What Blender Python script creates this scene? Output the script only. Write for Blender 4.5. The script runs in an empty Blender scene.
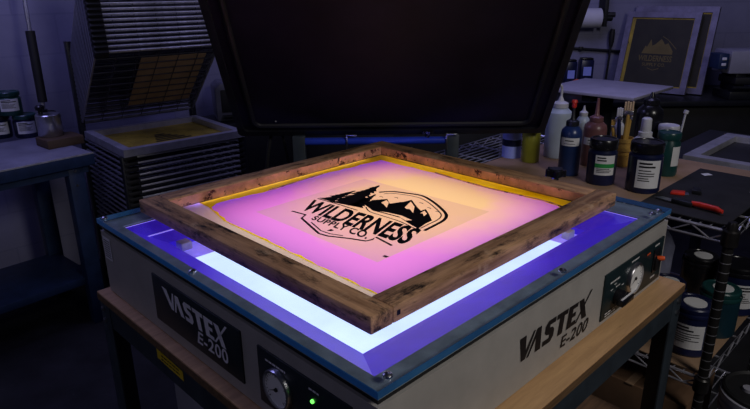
import bpy, bmesh, math, random
from mathutils import Vector, Matrix, Euler
random.seed(7)
scene = bpy.context.scene
COL = scene.collection
R = math.radians

# ------------------------------------------------------------------ materials
def _nt(name):
    m = bpy.data.materials.new(name); m.use_nodes = True
    nt = m.node_tree; nt.nodes.clear()
    out = nt.nodes.new('ShaderNodeOutputMaterial')
    return m, nt, out

def ramp(nt, fac, stops):
    r = nt.nodes.new('ShaderNodeValToRGB')
    e = r.color_ramp.elements
    while len(e) < len(stops): e.new(0.5)
    for el, (p, c) in zip(e, stops):
        el.position = p; el.color = (*c[:3], 1)
    nt.links.new(fac, r.inputs[0])
    return r.outputs[0]

def noise(nt, scale, detail=4, vec=None, rough=.6):
    n = nt.nodes.new('ShaderNodeTexNoise')
    n.inputs['Scale'].default_value = scale; n.inputs['Detail'].default_value = detail
    n.inputs['Roughness'].default_value = rough
    if vec is None:
        tc = nt.nodes.new('ShaderNodeTexCoord'); vec = tc.outputs['Object']
    nt.links.new(vec, n.inputs['Vector'])
    return n.outputs['Fac']

def mapped(nt, scale, loc=(0, 0, 0)):
    tc = nt.nodes.new('ShaderNodeTexCoord'); mp = nt.nodes.new('ShaderNodeMapping')
    mp.inputs['Scale'].default_value = scale; mp.inputs['Location'].default_value = loc
    nt.links.new(tc.outputs['Object'], mp.inputs['Vector'])
    return mp.outputs[0]

def bump(nt, height, bsdf, strength=.3, dist=.004):
    b = nt.nodes.new('ShaderNodeBump'); b.inputs['Strength'].default_value = strength
    b.inputs['Distance'].default_value = dist
    nt.links.new(height, b.inputs['Height']); nt.links.new(b.outputs[0], bsdf.inputs['Normal'])

def mixc(nt, fac, a, b, mode='MIX'):
    m = nt.nodes.new('ShaderNodeMix'); m.data_type = 'RGBA'; m.blend_type = mode
    if isinstance(fac, (int, float)): m.inputs[0].default_value = fac
    else: nt.links.new(fac, m.inputs[0])
    for s, v in ((m.inputs[6], a), (m.inputs[7], b)):
        if isinstance(v, tuple): s.default_value = (*v[:3], 1)
        else: nt.links.new(v, s)
    return m.outputs[2]

def mat(name, col, rough=.5, metal=0., var=.2, scale=9, bmp=.0, spec=.5, emis=None, estr=0., worn=None, worn_at=.62):
    m, nt, out = _nt(name)
    b = nt.nodes.new('ShaderNodeBsdfPrincipled')
    n = noise(nt, scale, 5)
    lo = tuple(c * (1 - var) for c in col); hi = tuple(min(1, c * (1 + var)) for c in col)
    c = ramp(nt, n, [(.3, lo), (.7, hi)])
    if worn:
        n2 = noise(nt, scale * 2.3, 8, rough=.75)
        f = ramp(nt, n2, [(worn_at, (0, 0, 0)), (worn_at + .05, (1, 1, 1))])
        c = mixc(nt, f, c, worn)
    nt.links.new(c, b.inputs['Base Color'])
    b.inputs['Roughness'].default_value = rough; b.inputs['Metallic'].default_value = metal
    b.inputs['Specular IOR Level'].default_value = spec
    if emis: b.inputs['Emission Color'].default_value = (*emis, 1); b.inputs['Emission Strength'].default_value = estr
    if bmp: bump(nt, noise(nt, scale * 5, 6), b, bmp)
    nt.links.new(b.outputs[0], out.inputs[0])
    return m

def wood(name, c1, c2, axis, dirt=(.02, .015, .012), dirt_amt=.5, grain=26, rough=.65, patch=None, patch_amt=.6):
    m, nt, out = _nt(name)
    b = nt.nodes.new('ShaderNodeBsdfPrincipled')
    s = [grain, grain, grain]; s[axis] = grain * .09
    g = noise(nt, 2.2, 8, mapped(nt, s), .7)
    c = ramp(nt, g, [(.32, c2), (.66, c1)])
    if patch:
        pn = noise(nt, 7, 5, mapped(nt, (1, 1, 1), (3, 1, 2)), .7)
        c = mixc(nt, ramp(nt, pn, [(patch_amt, (0, 0, 0)), (patch_amt + .1, (1, 1, 1))]), c, patch)
    s2 = [20, 20, 20]; s2[axis] = 6
    d = noise(nt, 1.6, 9, mapped(nt, s2, (1.3, 4.1, .7)), .75)
    f = ramp(nt, d, [(dirt_amt, (0, 0, 0)), (dirt_amt + .13, (1, 1, 1))])
    c = mixc(nt, f, c, dirt)
    nt.links.new(c, b.inputs['Base Color'])
    b.inputs['Roughness'].default_value = rough
    bump(nt, g, b, .5, .002)
    nt.links.new(b.outputs[0], out.inputs[0])
    return m

def glassy(name, tint, gloss=.08, rough=.03):
    m, nt, out = _nt(name)
    t = nt.nodes.new('ShaderNodeBsdfTransparent'); t.inputs[0].default_value = (*tint, 1)
    g = nt.nodes.new('ShaderNodeBsdfGlossy'); g.inputs['Roughness'].default_value = rough
    n = noise(nt, 60, 3)
    r = ramp(nt, n, [(.3, (rough,) * 3), (.8, (rough * 3,) * 3)])
    nt.links.new(r, g.inputs['Roughness'])
    lw = nt.nodes.new('ShaderNodeLayerWeight'); lw.inputs[0].default_value = .5
    pw = nt.nodes.new('ShaderNodeMath'); pw.operation = 'POWER'; pw.inputs[1].default_value = 4
    nt.links.new(lw.outputs['Facing'], pw.inputs[0])
    fr = nt.nodes.new('ShaderNodeMath'); fr.operation = 'MULTIPLY_ADD'; fr.inputs[1].default_value = .6; fr.inputs[2].default_value = .035
    nt.links.new(pw.outputs[0], fr.inputs[0])
    mx = nt.nodes.new('ShaderNodeMixShader')
    nt.links.new(fr.outputs[0], mx.inputs[0]); nt.links.new(t.outputs[0], mx.inputs[1]); nt.links.new(g.outputs[0], mx.inputs[2])
    nt.links.new(mx.outputs[0], out.inputs[0])
    return m

def emit(name, col, strength, var=.1, scale=5):
    m, nt, out = _nt(name)
    e = nt.nodes.new('ShaderNodeEmission')
    c = ramp(nt, noise(nt, scale, 3), [(.3, tuple(x * (1 - var) for x in col)), (.7, col)])
    nt.links.new(c, e.inputs[0]); e.inputs[1].default_value = strength
    nt.links.new(e.outputs[0], out.inputs[0])
    return m

def translucent(name, c1, c2, scale=5, diff=.35, stops=(.35, .65)):
    """thin sheet lit from below: part diffuse, part translucent"""
    m, nt, out = _nt(name)
    c = ramp(nt, noise(nt, scale, 5), [(stops[0], c1), (stops[1], c2)])
    d = nt.nodes.new('ShaderNodeBsdfDiffuse'); t = nt.nodes.new('ShaderNodeBsdfTranslucent')
    mx = nt.nodes.new('ShaderNodeMixShader'); mx.inputs[0].default_value = 1 - diff
    for s in (d, t): nt.links.new(c, s.inputs[0])
    nt.links.new(d.outputs[0], mx.inputs[1]); nt.links.new(t.outputs[0], mx.inputs[2])
    nt.links.new(mx.outputs[0], out.inputs[0])
    return m

def blockwall(name, col, mortar):
    m, nt, out = _nt(name)
    b = nt.nodes.new('ShaderNodeBsdfPrincipled'); b.inputs['Roughness'].default_value = .75
    br = nt.nodes.new('ShaderNodeTexBrick')
    br.inputs['Scale'].default_value = 1; br.inputs['Brick Width'].default_value = .4; br.inputs['Row Height'].default_value = .2
    br.inputs['Mortar Size'].default_value = .006; br.inputs['Mortar Smooth'].default_value = .6
    tc = nt.nodes.new('ShaderNodeTexCoord'); sp = nt.nodes.new('ShaderNodeSeparateXYZ'); cb = nt.nodes.new('ShaderNodeCombineXYZ')
    nt.links.new(tc.outputs['Object'], sp.inputs[0]); nt.links.new(sp.outputs['X'], cb.inputs['X']); nt.links.new(sp.outputs['Z'], cb.inputs['Y'])
    nt.links.new(cb.outputs[0], br.inputs['Vector'])
    br.inputs['Color1'].default_value = (*col, 1); br.inputs['Color2'].default_value = (*[c * .93 for c in col], 1)
    br.inputs['Mortar'].default_value = (*mortar, 1)
    n = noise(nt, 3, 6)
    c = mixc(nt, 1.0, br.outputs['Color'], ramp(nt, n, [(.3, (.75, .75, .77)), (.7, (1, 1, 1))]), 'MULTIPLY')
    nt.links.new(c, b.inputs['Base Color'])
    bump(nt, noise(nt, 70, 6), b, .25, .003)
    nt.links.new(b.outputs[0], out.inputs[0])
    return m

MT = dict(
    wall=blockwall('wall_paint', (.31, .31, .44), (.265, .265, .385)),
    floor=mat('floor_concrete', (.022, .022, .026), .8, var=.5, scale=5, bmp=.3, worn=(.045, .045, .05), worn_at=.63),
    body=mat('housing_paint', (.40, .385, .37), .45, var=.08, scale=14, worn=(.2, .19, .18), worn_at=.70),
    teal=mat('teal_steel', (.034, .046, .060), .4, var=.25, scale=20, worn=(.10, .11, .11), worn_at=.68),
    flange=mat('flange_paint', (.23, .28, .31), .35, var=.35, scale=16, worn=(.12, .13, .13), worn_at=.67),
    black=mat('black_rubber', (.012, .012, .014), .6, var=.3),
    blackgloss=mat('black_plastic', (.012, .012, .016), .25, var=.3),
    blanket=mat('lid_blanket', (.011, .009, .020), .55, var=.5, scale=4, bmp=.25, spec=.2),
    lidrim=mat('lid_rim', (.014, .014, .020), .35, var=.4, scale=10),
    reflector=mat('violet_glow_reflector', (.06, .025, .62), .35, var=.25, scale=6, emis=(.11, .03, 1.), estr=.22),  # tube light put in as violet base colour and faint emission
    reflline=mat('violet_glow_edge', (.5, .4, 1.), .4, var=.1, emis=(.40, .30, 1.), estr=.6),  # thin edge lines glow by emission, lamp light put into the material
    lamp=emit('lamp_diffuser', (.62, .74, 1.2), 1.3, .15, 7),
    endpanel=mat('lamp_fade_panel', (.45, .42, .95), .25, var=.3, scale=14, emis=(.30, .24, 1.), estr=.55),
    glass=glassy('exposure_glass', (.93, .96, .98)),
    glassedge=mat('glass_edge', (.035, .11, .17), .12, var=.5, scale=7, emis=(.008, .06, .24), estr=.20, worn=(.10, .2, .26), worn_at=.64),  # edge-lit glow of the glass put into the material as faint emission
    steel=mat('brushed_steel', (.55, .55, .58), .3, 1., var=.15, scale=30),
    chrome=mat('chrome_wire', (.52, .52, .60), .3, .55, var=.2, scale=30),
    postm=mat('shelf_post', (.035, .033, .033), .35, .6, var=.3, scale=30),
    darksteel=mat('dark_steel', (.02, .022, .028), .4, .3, var=.3, scale=20),
    ply=wood('bench_plywood', (.62, .40, .21), (.42, .26, .13), 0, (.05, .033, .022), .61, 18, .6),
    ply_edge=wood('plywood_edge', (.22, .13, .065), (.10, .06, .03), 0, (.03, .02, .015), .62, 40),
    plate=mat('dark_name_plate', (.018, .026, .034), .4, var=.2, scale=20),
    panel=mat('green_panel', (.012, .027, .033), .4, var=.2, scale=20),
    ink=mat('black_print', (.010, .009, .012), .5, var=.3),
    silver=mat('silver_print', (.80, .80, .84), .45, var=.12, scale=20),
    white=mat('white_print', (.7, .7, .7), .5, var=.06),
    dialface=mat('dial_face', (.85, .85, .85), .4, var=.05),
    orange=mat('orange_plastic', (.75, .12, .03), .4, var=.15),
    red=mat('red_plastic', (.62, .04, .02), .4, var=.2, scale=30),
    led=emit('green_led', (.2, 1., .15), 1.6),
    yellow=mat('yellow_sticker', (.75, .55, .02), .5, var=.1),
    rail_u=wood('old_frame_wood_u', (.68, .42, .23), (.23, .12, .06), 0, (.016, .010, .008), .515, 24, .6, (.62, .44, .28), .58),
    rail_v=wood('old_frame_wood_v', (.68, .42, .23), (.23, .12, .06), 1, (.016, .010, .008), .515, 24, .6, (.62, .44, .28), .58),
    stain=mat('stain_and_glow_wood', (.66, .36, .27), .7, var=.45, scale=14, worn=(.06, .012, .02), worn_at=.55),
    bluepaint=mat('blue_steel', (.02, .042, .115), .45, var=.25, scale=16, worn=(.09, .11, .16), worn_at=.68),
    machine=mat('machine_shell', (.15, .15, .19), .45, var=.2),
    bluelitbar=mat('blue_lit_bar', (.03, .07, .55), .3, var=.2),  # blue light on the hinge bar put into its base colour
    ringm=mat('post_ring', (.40, .40, .43), .35, .6),
    platen=mat('platen_board', (.42, .41, .48), .5, var=.12, scale=8),
    tabletop=mat('worn_tabletop', (.25, .25, .32), .45, var=.2, scale=8, worn=(.09, .08, .08), worn_at=.68),
    rackwire=mat('rack_thin_wire', (.07, .07, .09), .4, .4, var=.3, scale=20),
    rackbar=mat('rack_side_bar', (.34, .34, .39), .4, .5, var=.3, scale=20),
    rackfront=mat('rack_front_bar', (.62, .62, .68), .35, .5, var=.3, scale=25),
    alu=mat('aluminium', (.55, .55, .60), .4, .6, var=.2, scale=15, worn=(.15, .13, .11), worn_at=.66),
    mesh_y=mat('yellow_mesh', (.40, .30, .04), .6, var=.4, scale=8, worn=(.05, .04, .01), worn_at=.6),
    mesh_dark=mat('dark_mesh', (.018, .018, .022), .6, var=.3, scale=8),
    emul_dark=mat('dark_emulsion', (.028, .025, .014), .6, var=.3, scale=10),
    logo_y=mat('open_stencil', (.17, .13, .035), .6, var=.2),
    oldwood=wood('dark_block_wood', (.12, .075, .045), (.06, .036, .02), 0, (.02, .012, .01), .6),
    card=mat('cardboard', (.33, .22, .14), .8, var=.15, scale=6, worn=(.2, .12, .07), worn_at=.68),
    cardlight=mat('kraft_paper', (.42, .28, .16), .8, var=.2, scale=6),
    aludim=mat('dim_aluminium', (.19, .18, .23), .45, .4, var=.25, scale=15, worn=(.10, .09, .08), worn_at=.66),
    matblk=mat('cutting_mat', (.016, .016, .018), .7, var=.4, scale=15, worn=(.06, .06, .06), worn_at=.70),
    paper=mat('label_paper', (.66, .67, .69), .6, var=.06, scale=20),
    paperroll=mat('roll_paper', (.6, .6, .64), .7, var=.06),
    whitep=mat('white_plastic', (.56, .57, .62), .4, var=.06),
    green=mat('green_stripe', (.03, .32, .08), .5, var=.1),
    navy=mat('navy_plastic', (.010, .015, .065), .3, var=.3, scale=12),
    navybottle=mat('navy_bottle', (.02, .045, .15), .3, var=.3, scale=12),
    pinkbrown=mat('pink_brown_bottle', (.20, .09, .09), .35, var=.25, scale=9),
    olive=mat('olive_jar', (.30, .30, .03), .35, var=.2),
    frosted=mat('frosted_plastic', (.45, .52, .62), .35, var=.1, spec=.4),
    paleblue=mat('pale_blue_jar', (.35, .42, .95), .4, var=.1),
    darkteal=mat('dark_teal_jar', (.012, .065, .066), .3, var=.3, scale=12),
    tealbucket=mat('teal_bucket', (.009, .045, .07), .35, var=.3),
    yellowp=mat('yellow_plastic', (.50, .32, .08), .5, var=.2, scale=14),
    bristle=mat('bristle', (.55, .42, .27), .8, var=.3, scale=60),
    boxbrown=mat('brown_carton', (.16, .09, .05), .8, var=.2),
    cloth=mat('grey_cloth', (.24, .25, .36), .8, var=.3, scale=8, bmp=.3),
    greybox=mat('grey_panel', (.33, .33, .39), .5, var=.1),
    m_yellow=translucent('bare_mesh', (.82, .50, .0), (1., .70, .02), 9),
    m_pink=translucent('pink_emulsion', (.86, .30, .84), (.93, .45, .80), 3.2),
    m_film=translucent('peach_film', (.90, .55, .42), (.93, .66, .40), 3.5),
    m_tape=translucent('tape_strip', (1., .74, .44), (.95, .66, .38), 12, .5),
)

# the glowing emulsion: warm in the middle, pink to violet toward the rim (lamp glow put into the colour)
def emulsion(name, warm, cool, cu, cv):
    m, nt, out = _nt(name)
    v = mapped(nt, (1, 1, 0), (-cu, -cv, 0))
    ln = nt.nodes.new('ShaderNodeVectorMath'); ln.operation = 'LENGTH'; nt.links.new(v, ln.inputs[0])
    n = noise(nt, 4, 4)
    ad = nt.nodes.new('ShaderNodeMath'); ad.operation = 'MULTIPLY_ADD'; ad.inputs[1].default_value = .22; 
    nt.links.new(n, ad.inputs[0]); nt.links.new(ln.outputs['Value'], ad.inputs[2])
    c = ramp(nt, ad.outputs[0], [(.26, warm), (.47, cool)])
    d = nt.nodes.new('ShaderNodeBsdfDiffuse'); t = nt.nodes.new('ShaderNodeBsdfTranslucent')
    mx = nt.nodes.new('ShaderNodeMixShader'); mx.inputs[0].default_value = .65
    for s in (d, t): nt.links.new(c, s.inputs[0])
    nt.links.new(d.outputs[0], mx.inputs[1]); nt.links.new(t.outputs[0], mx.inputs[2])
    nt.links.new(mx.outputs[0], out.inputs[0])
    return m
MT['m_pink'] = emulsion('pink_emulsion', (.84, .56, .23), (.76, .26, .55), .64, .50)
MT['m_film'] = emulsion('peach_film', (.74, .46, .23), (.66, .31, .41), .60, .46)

# ------------------------------------------------------------------ mesh builder
class MB:
    def __init__(s): s.bm = bmesh.new(); s.mats = []; s.cur = 0
    def m(s, name):
        mm = MT[name]
        if mm not in s.mats: s.mats.append(mm)
        s.cur = s.mats.index(mm); return s
    def _f(s, vs):
        try:
            f = s.bm.faces.new(vs); f.material_index = s.cur; return f
        except ValueError: return None
    def box(s, lo, hi, bevel=0, M=None, seg=2):
        x0, y0, z0 = lo; x1, y1, z1 = hi
        t = bmesh.new()
        v = [t.verts.new(p) for p in ((x0,y0,z0),(x1,y0,z0),(x1,y1,z0),(x0,y1,z0),(x0,y0,z1),(x1,y0,z1),(x1,y1,z1),(x0,y1,z1))]
        for q in ((3,2,1,0),(4,5,6,7),(0,1,5,4),(1,2,6,5),(2,3,7,6),(3,0,4,7)): t.faces.new([v[i] for i in q])
        if bevel: bmesh.ops.bevel(t, geom=t.edges[:], offset=bevel, segments=seg, affect='EDGES', profile=.5)
        return s._merge(t, M)
    def _merge(s, t, M=None):
        t.verts.index_update()
        mp = {}
        for v in t.verts: mp[v] = s.bm.verts.new((M @ v.co) if M is not None else v.co)
        for f in t.faces: s._f([mp[v] for v in f.verts])
        t.free(); return s
    def tube(s, pts, r, n=8, closed=False, cap=True):
        pts = [Vector(p) for p in pts]; rings = []
        N = len(pts)
        rr = r if isinstance(r, (list, tuple)) else [r] * N
        prev = None
        for i, p in enumerate(pts):
            if closed: d = pts[(i+1) % N] - pts[i-1]
            else: d = pts[min(i+1, N-1)] - pts[max(i-1, 0)]
            d.normalize()
            if prev is None:
                a = Vector((0,0,1)) if abs(d.z) < .9 else Vector((1,0,0))
                u = d.cross(a).normalized()
            else:
                u = (prev - d * prev.dot(d)).normalized()
            prev = u; w = d.cross(u)
            rings.append([s.bm.verts.new(p + (u*math.cos(2*math.pi*k/n) + w*math.sin(2*math.pi*k/n))*rr[i]) for k in range(n)])
        for i in range(N if closed else N-1):
            a, b = rings[i], rings[(i+1) % N]
            for k in range(n): s._f([a[k], a[(k+1)%n], b[(k+1)%n], b[k]])
        if cap and not closed: s._f(rings[0][::-1]); s._f(rings[-1])
        return s
    def lathe(s, prof, n=24, M=None, cap=True):
        rings = []
        for r, z in prof:
            rings.append([s.bm.verts.new((M or Matrix()) @ Vector((r*math.cos(2*math.pi*k/n), r*math.sin(2*math.pi*k/n), z))) for k in range(n)])
        for a, b in zip(rings, rings[1:]):
            for k in range(n): s._f([a[k], a[(k+1)%n], b[(k+1)%n], b[k]])
        if cap: s._f(rings[0][::-1]); s._f(rings[-1])
        return s
    def poly(s, pts): 
        t = bmesh.new(); f = t.faces.new([t.verts.new(p) for p in pts]); f.normal_update()
        bmesh.ops.triangulate(t, faces=[f]); return s._merge(t)
    def prism(s, pts2, z0, z1, M=None, bevel=0):
        t = bmesh.new(); n = len(pts2)
        a = [t.verts.new((x, y, z0)) for x, y in pts2]; b = [t.verts.new((x, y, z1)) for x, y in pts2]
        t.faces.new(a[::-1]); t.faces.new(b)
        for i in range(n): t.faces.new([a[i], a[(i+1)%n], b[(i+1)%n], b[i]])
        if bevel: bmesh.ops.bevel(t, geom=[e for e in t.edges], offset=bevel, segments=2, affect='EDGES', profile=.5)
        return s._merge(t, M)
    def build(s, name, parent=None, xf=None, smooth=True, angle=35):
        me = bpy.data.meshes.new(name)
        bmesh.ops.recalc_face_normals(s.bm, faces=s.bm.faces[:]) if s.solid else None
        s.bm.to_mesh(me); s.bm.free()
        for mm in s.mats: me.materials.append(mm)
        if xf is not None: me.transform(xf)
        if smooth:
            for p in me.polygons: p.use_smooth = True
            me.set_sharp_from_angle(angle=R(angle))
        o = bpy.data.objects.new(name, me); COL.objects.link(o)
        if parent: o.parent = parent
        return o
    solid = True

def flat(): 
    m = MB(); m.solid = False; return m

def tag(o, label=None, cat=None, group=None, kind=None):
    if label: o['label'] = label
    if cat: o['category'] = cat
    if group: o['group'] = group
    if kind: o['kind'] = kind
    return o

def thing(name, label, cat, loc=(0,0,0), rz=0, group=None):
    o = bpy.data.objects.new(name, None); COL.objects.link(o)
    o.empty_display_size = .05
    o.location = loc; o.rotation_euler = (0, 0, rz)
    return tag(o, label, cat, group)

def inv(o): return (Matrix.Translation(o.location) @ o.rotation_euler.to_matrix().to_4x4()).inverted()

def copy_tree(o, loc, rz, label):
    c = o.copy(); COL.objects.link(c); c.location = loc; c.rotation_euler = (0, 0, rz); c['label'] = label
    for ch in list(o.children):
        d = ch.copy(); COL.objects.link(d); d.parent = c
        for g in list(ch.children):
            e = g.copy(); COL.objects.link(e); e.parent = d
    return c

def text2d(body, offset=.0, space=1.0):
    """letters of the built-in face as triangles in a unit box"""
    cu = bpy.data.curves.new('lettering', 'FONT'); cu.body = body; cu.offset = offset; cu.space_character = space
    cu.resolution_u = 4
    ob = bpy.data.objects.new('lettering', cu); COL.objects.link(ob)
    dg = bpy.context.evaluated_depsgraph_get(); dg.update()
    ev = ob.evaluated_get(dg); me = ev.to_mesh()
    V = [tuple(v.co[:2]) for v in me.vertices]; F = [tuple(p.vertices) for p in me.polygons]
    ev.to_mesh_clear(); bpy.data.objects.remove(ob); bpy.data.curves.remove(cu)
    x0 = min(v[0] for v in V); x1 = max(v[0] for v in V); y0 = min(v[1] for v in V); y1 = max(v[1] for v in V)
    return [((x-x0)/(x1-x0), (y-y0)/(y1-y0)) for x, y in V], F

def put2d(mb, V, F, fn):
    vs = [mb.bm.verts.new(fn(x, y)) for x, y in V]
    for f in F: mb._f([vs[i] for i in f])

def quadmap(tl, tr, bl, br, fn):
    def g(x, y):
        a = bl[0]*(1-x)*(1-y) + br[0]*x*(1-y) + tl[0]*(1-x)*y + tr[0]*x*y
        b = bl[1]*(1-x)*(1-y) + br[1]*x*(1-y) + tl[1]*(1-x)*y + tr[1]*x*y
        return fn(a, b)
    return g

def strip(mb, pts, w, fn):
    pts = [Vector(p) for p in pts]
    L = []
    for i, p in enumerate(pts):
        d = (pts[min(i+1, len(pts)-1)] - pts[max(i-1, 0)]).normalized(); n = Vector((-d.y, d.x)) * w/2
        L.append((p+n, p-n))
    vs = [(mb.bm.verts.new(fn(*a)), mb.bm.verts.new(fn(*b))) for a, b in L]
    for a, b in zip(vs, vs[1:]): mb._f([a[0], b[0], b[1], a[1]])

def smoothline(pts, k=4):
    out = []; P = [Vector(p) for p in pts]
    for i in range(len(P)-1):
        p0 = P[max(i-1,0)]; p1 = P[i]; p2 = P[i+1]; p3 = P[min(i+2,len(P)-1)]
        for j in range(k):
            t = j/k
            out.append(.5*((2*p1)+(-p0+p2)*t+(2*p0-5*p1+4*p2-p3)*t*t+(-p0+3*p1-3*p2+p3)*t*t*t))
    out.append(P[-1]); return out

# ------------------------------------------------------------------ the room
fl = MB().m('floor').box((-4, -1.5, -.05), (5, 6, 0)).build('floor'); tag(fl, kind='structure')
wb = MB().m('wall').box((-.70, 4.3, 0), (5, 4.4, 2.8)).build('wall_back'); tag(wb, kind='structure')
wl = bpy.data.objects
o = MB().m('wall').box((-3.2, 0, 0), (1.62, .1, 2.8)).build('wall_left'); tag(o, kind='structure')
o.location = (-1.80, 3.19, 0); o.rotation_euler = (0, 0, R(44.6))

# ------------------------------------------------------------------ exposure unit (local: u along right side, v along left side, z from glass top)
TH = .7756; OX, OY, GZ = .001, .682, .995
BENCH = .805
unit = thing('exposure_unit', 'grey screen exposure unit glowing violet under its glass, dark lid raised behind it', 'exposure unit', (OX, OY, BENCH), TH)
S = Matrix.Translation((0, 0, GZ-BENCH))          # z relative to glass top
W, Dp = 1.0, .947

def ring(mb, o, i, z0, z1):
    """rectangular ring: outer (u0,v0,u1,v1), inner likewise"""
    a, b, c, d = o; e, f, g, h = i
    mb.box((a, b, z0), (c, f, z1)); mb.box((a, h, z0), (c, d, z1)); mb.box((a, f, z0), (e, h, z1)); mb.box((g, f, z0), (c, h, z1))
    return mb

hb = MB().m('body')
ring(hb, (.004, .004, W-.0, Dp-.004), (.020, .020, W-.018, Dp-.02), -.188, -.030)
hb.box((.01, .01, -.19), (W-.01, Dp-.01, -.184))
housing = hb.build('housing', unit, S)
gk = MB().m('black'); ring(gk, (.010, .010, W-.008, Dp-.01), (.035, .042, .925, .885), -.030, -.016); gk.build('gasket', unit, S)
fg = MB().m('flange'); ring(fg, (.003, .003, W-.003, Dp-.003), (.035, .042, .925, .885), -.016, -.0125); fg.build('flange', unit, S)

# tank: sloped reflectors with a painted violet glow round a white lamp panel
O4 = [(.035, .042), (.925, .042), (.925, .885), (.035, .885)]
I4 = [(.100, .135), (.840, .135), (.840, .795), (.100, .795)]
rf = MB(); rf.solid = False; rf.m('reflector')
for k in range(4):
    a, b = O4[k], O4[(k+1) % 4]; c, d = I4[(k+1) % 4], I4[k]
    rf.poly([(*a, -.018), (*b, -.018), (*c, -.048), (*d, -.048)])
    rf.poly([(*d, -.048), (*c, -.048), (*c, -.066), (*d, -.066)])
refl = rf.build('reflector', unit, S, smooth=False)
lg = MB().m('reflline')
for k in range(4):
    a, b = Vector((*O4[k], -.0178)), Vector((*O4[(k+1) % 4], -.0178))
    c, d = Vector((*I4[k], -.047)), Vector((*I4[(k+1) % 4], -.047))
    lg.tube([a.lerp(c, .015), b.lerp(d, .015)], .0010, 6)
lg.build('reflector_seam', refl, S)
lp = flat().m('lamp'); lp.poly([(.1, .135, -.064), (.765, .135, -.064), (.765, .705, -.064), (.1, .705, -.064)])
lamp = lp.build('lamp_panel', unit, S, smooth=False)
ep = flat().m('endpanel'); ep.poly([(.765, .135, -.064), (.84, .135, -.064), (.84, .795, -.064), (.1, .795, -.064), (.1, .705, -.064), (.765, .705, -.064)])  # dimmer emissive panel added to fade out the ends of the lamp band
ep.build('lamp_fade_panel', unit, S, smooth=False)
for (u, v, du, dv) in ((.112, .755, .028, .03), (.79, .15, .03, .02), (.175, .75, .02, .035)):
    MB().m('whitep').box((u, v, -.064), (u+du, v+dv, -.044), .003).build('lamp_socket', unit, S)
lb = MB().m('reflline').box((.068, .832, -.040), (.16, .836, -.034)).build('lamp_bracket', unit, S)

gl = flat().m('glass'); gl.poly([(.001, .001, -.0004), (W-.001, .001, -.0004), (W-.001, Dp-.001, -.0004), (.001, Dp-.001, -.0004)])
gl.build('glass_plate', unit, S, smooth=False)
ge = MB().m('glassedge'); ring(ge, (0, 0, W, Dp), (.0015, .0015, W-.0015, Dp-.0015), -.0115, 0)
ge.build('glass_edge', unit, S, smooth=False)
for (u, v) in ((.013, .515), (.036, .028-.011), (.505, .013), (.93, .018), (.962, .016), (.013, .93), (.5, .93)):
    MB().m('steel').lathe([(.0075, 0), (.0075, .003), (.0045, .0055), (.0, .006)], 12, Matrix.Translation((u, v, 0))).build('bolt', unit, S)

# front right face (v=0)
YF = .004
fR = lambda e: (lambda a, z: (a, YF-e, z))
fL = lambda e: (lambda a, z: (YF-e, a, z))
VASTEX = [
 [(0,1),(.42,1),(.50,.36),(.92,1),(1.04,1),(.52,0),(.26,0)],
 [(.62,0),(.76,0),(1.14,.62),(1.20,0),(1.58,0),(1.45,1),(1.16,1)],
 [(1.70,0),(2.28,0),(2.48,.2),(2.48,.48),(2.34,.62),(2.12,.66),(2.12,.78),(2.52,.78),(2.52,1),(1.98,1),(1.78,.82),(1.78,.54),(1.90,.42),(2.14,.36),(2.14,.22),(1.70,.22)],
 [(2.60,1),(3.44,1),(3.44,.78),(3.20,.78),(3.20,0),(2.84,0),(2.84,.78),(2.60,.78)],
 [(3.52,1),(4.24,1),(4.24,.80),(3.88,.80),(3.88,.60),(4.16,.60),(4.16,.41),(3.88,.41),(3.88,.2),(4.24,.2),(4.24,0),(3.52,0)],
 [(4.30,1),(4.68,1),(5.20,0),(4.82,0)], [(4.22,0),(4.36,0),(5.32,1.22),(5.18,1.22)]]
def vastex(mb, q):
    for p in VASTEX:
        mb.poly([q(x/5.2 + .035*(y-.5), y) for x, y in p])
E_V, E_F = text2d('E-200', .022, 1.08)
t = flat().m('ink')
vastex(t, quadmap((.352, -.078), (.612, -.087), (.356, -.128), (.612, -.134), fR(.0008)))
t.build('lettering', unit, S, smooth=False)
t = flat().m('ink')
put2d(t, E_V, E_F, quadmap((.512, -.1405), (.626, -.1405), (.508, -.166), (.614, -.171), fR(.0008)))
t.build('lettering', unit, S, smooth=False)
t2 = flat().m('ink')
for z, u0, u1 in ((-.160, .026, .036), (-.168, .026, .034)):
    t2.poly([fR(.0008)(u0, z), fR(.0008)(u1, z), fR(.0008)(u1, z+.004), fR(.0008)(u0, z+.004)])
t2.build('corner_marking', unit, S, smooth=False)

cp = MB().m('panel').box((.676, .0005, -.176), (.985, .0045, -.066), .0008)
cpo = cp.build('control_panel', unit, S)
def dial(parent, M, r):
    d = MB().m('steel').lathe([(r, -.001), (r, .006), (r*.95, .009), (r*.88, .009), (r*.88, .005)], 32, M, cap=False)
    d.m('dialface').lathe([(r*.89, .005), (0.0001, .0051)], 32, M, cap=False)
    d.m('ink')
    for k in range(21):
        a = R(225 - k*13.5); l = .16 if k % 5 == 0 else .09
        c, s_ = math.cos(a), math.sin(a); w = r*.018
        p0, p1 = Vector((c, s_, 0))*r*.80, Vector((c, s_, 0))*r*(.80-l); n = Vector((-s_, c, 0))*w
        d.poly([M @ (q + Vector((0,0,.0056))) for q in (p0+n, p0-n, p1-n, p1+n)])
    a = R(205); c, s_ = math.cos(a), math.sin(a); n = Vector((-s_, c, 0))*r*.05
    d.poly([M @ (q + Vector((0,0,.0064))) for q in (Vector((c,s_,0))*r*.66, -Vector((c,s_,0))*r*.15+n, -Vector((c,s_,0))*r*.15-n)])
    d.lathe([(r*.1, .005), (r*.09, .008)], 12, M)
    return d.build('dial', parent, S)
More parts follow.
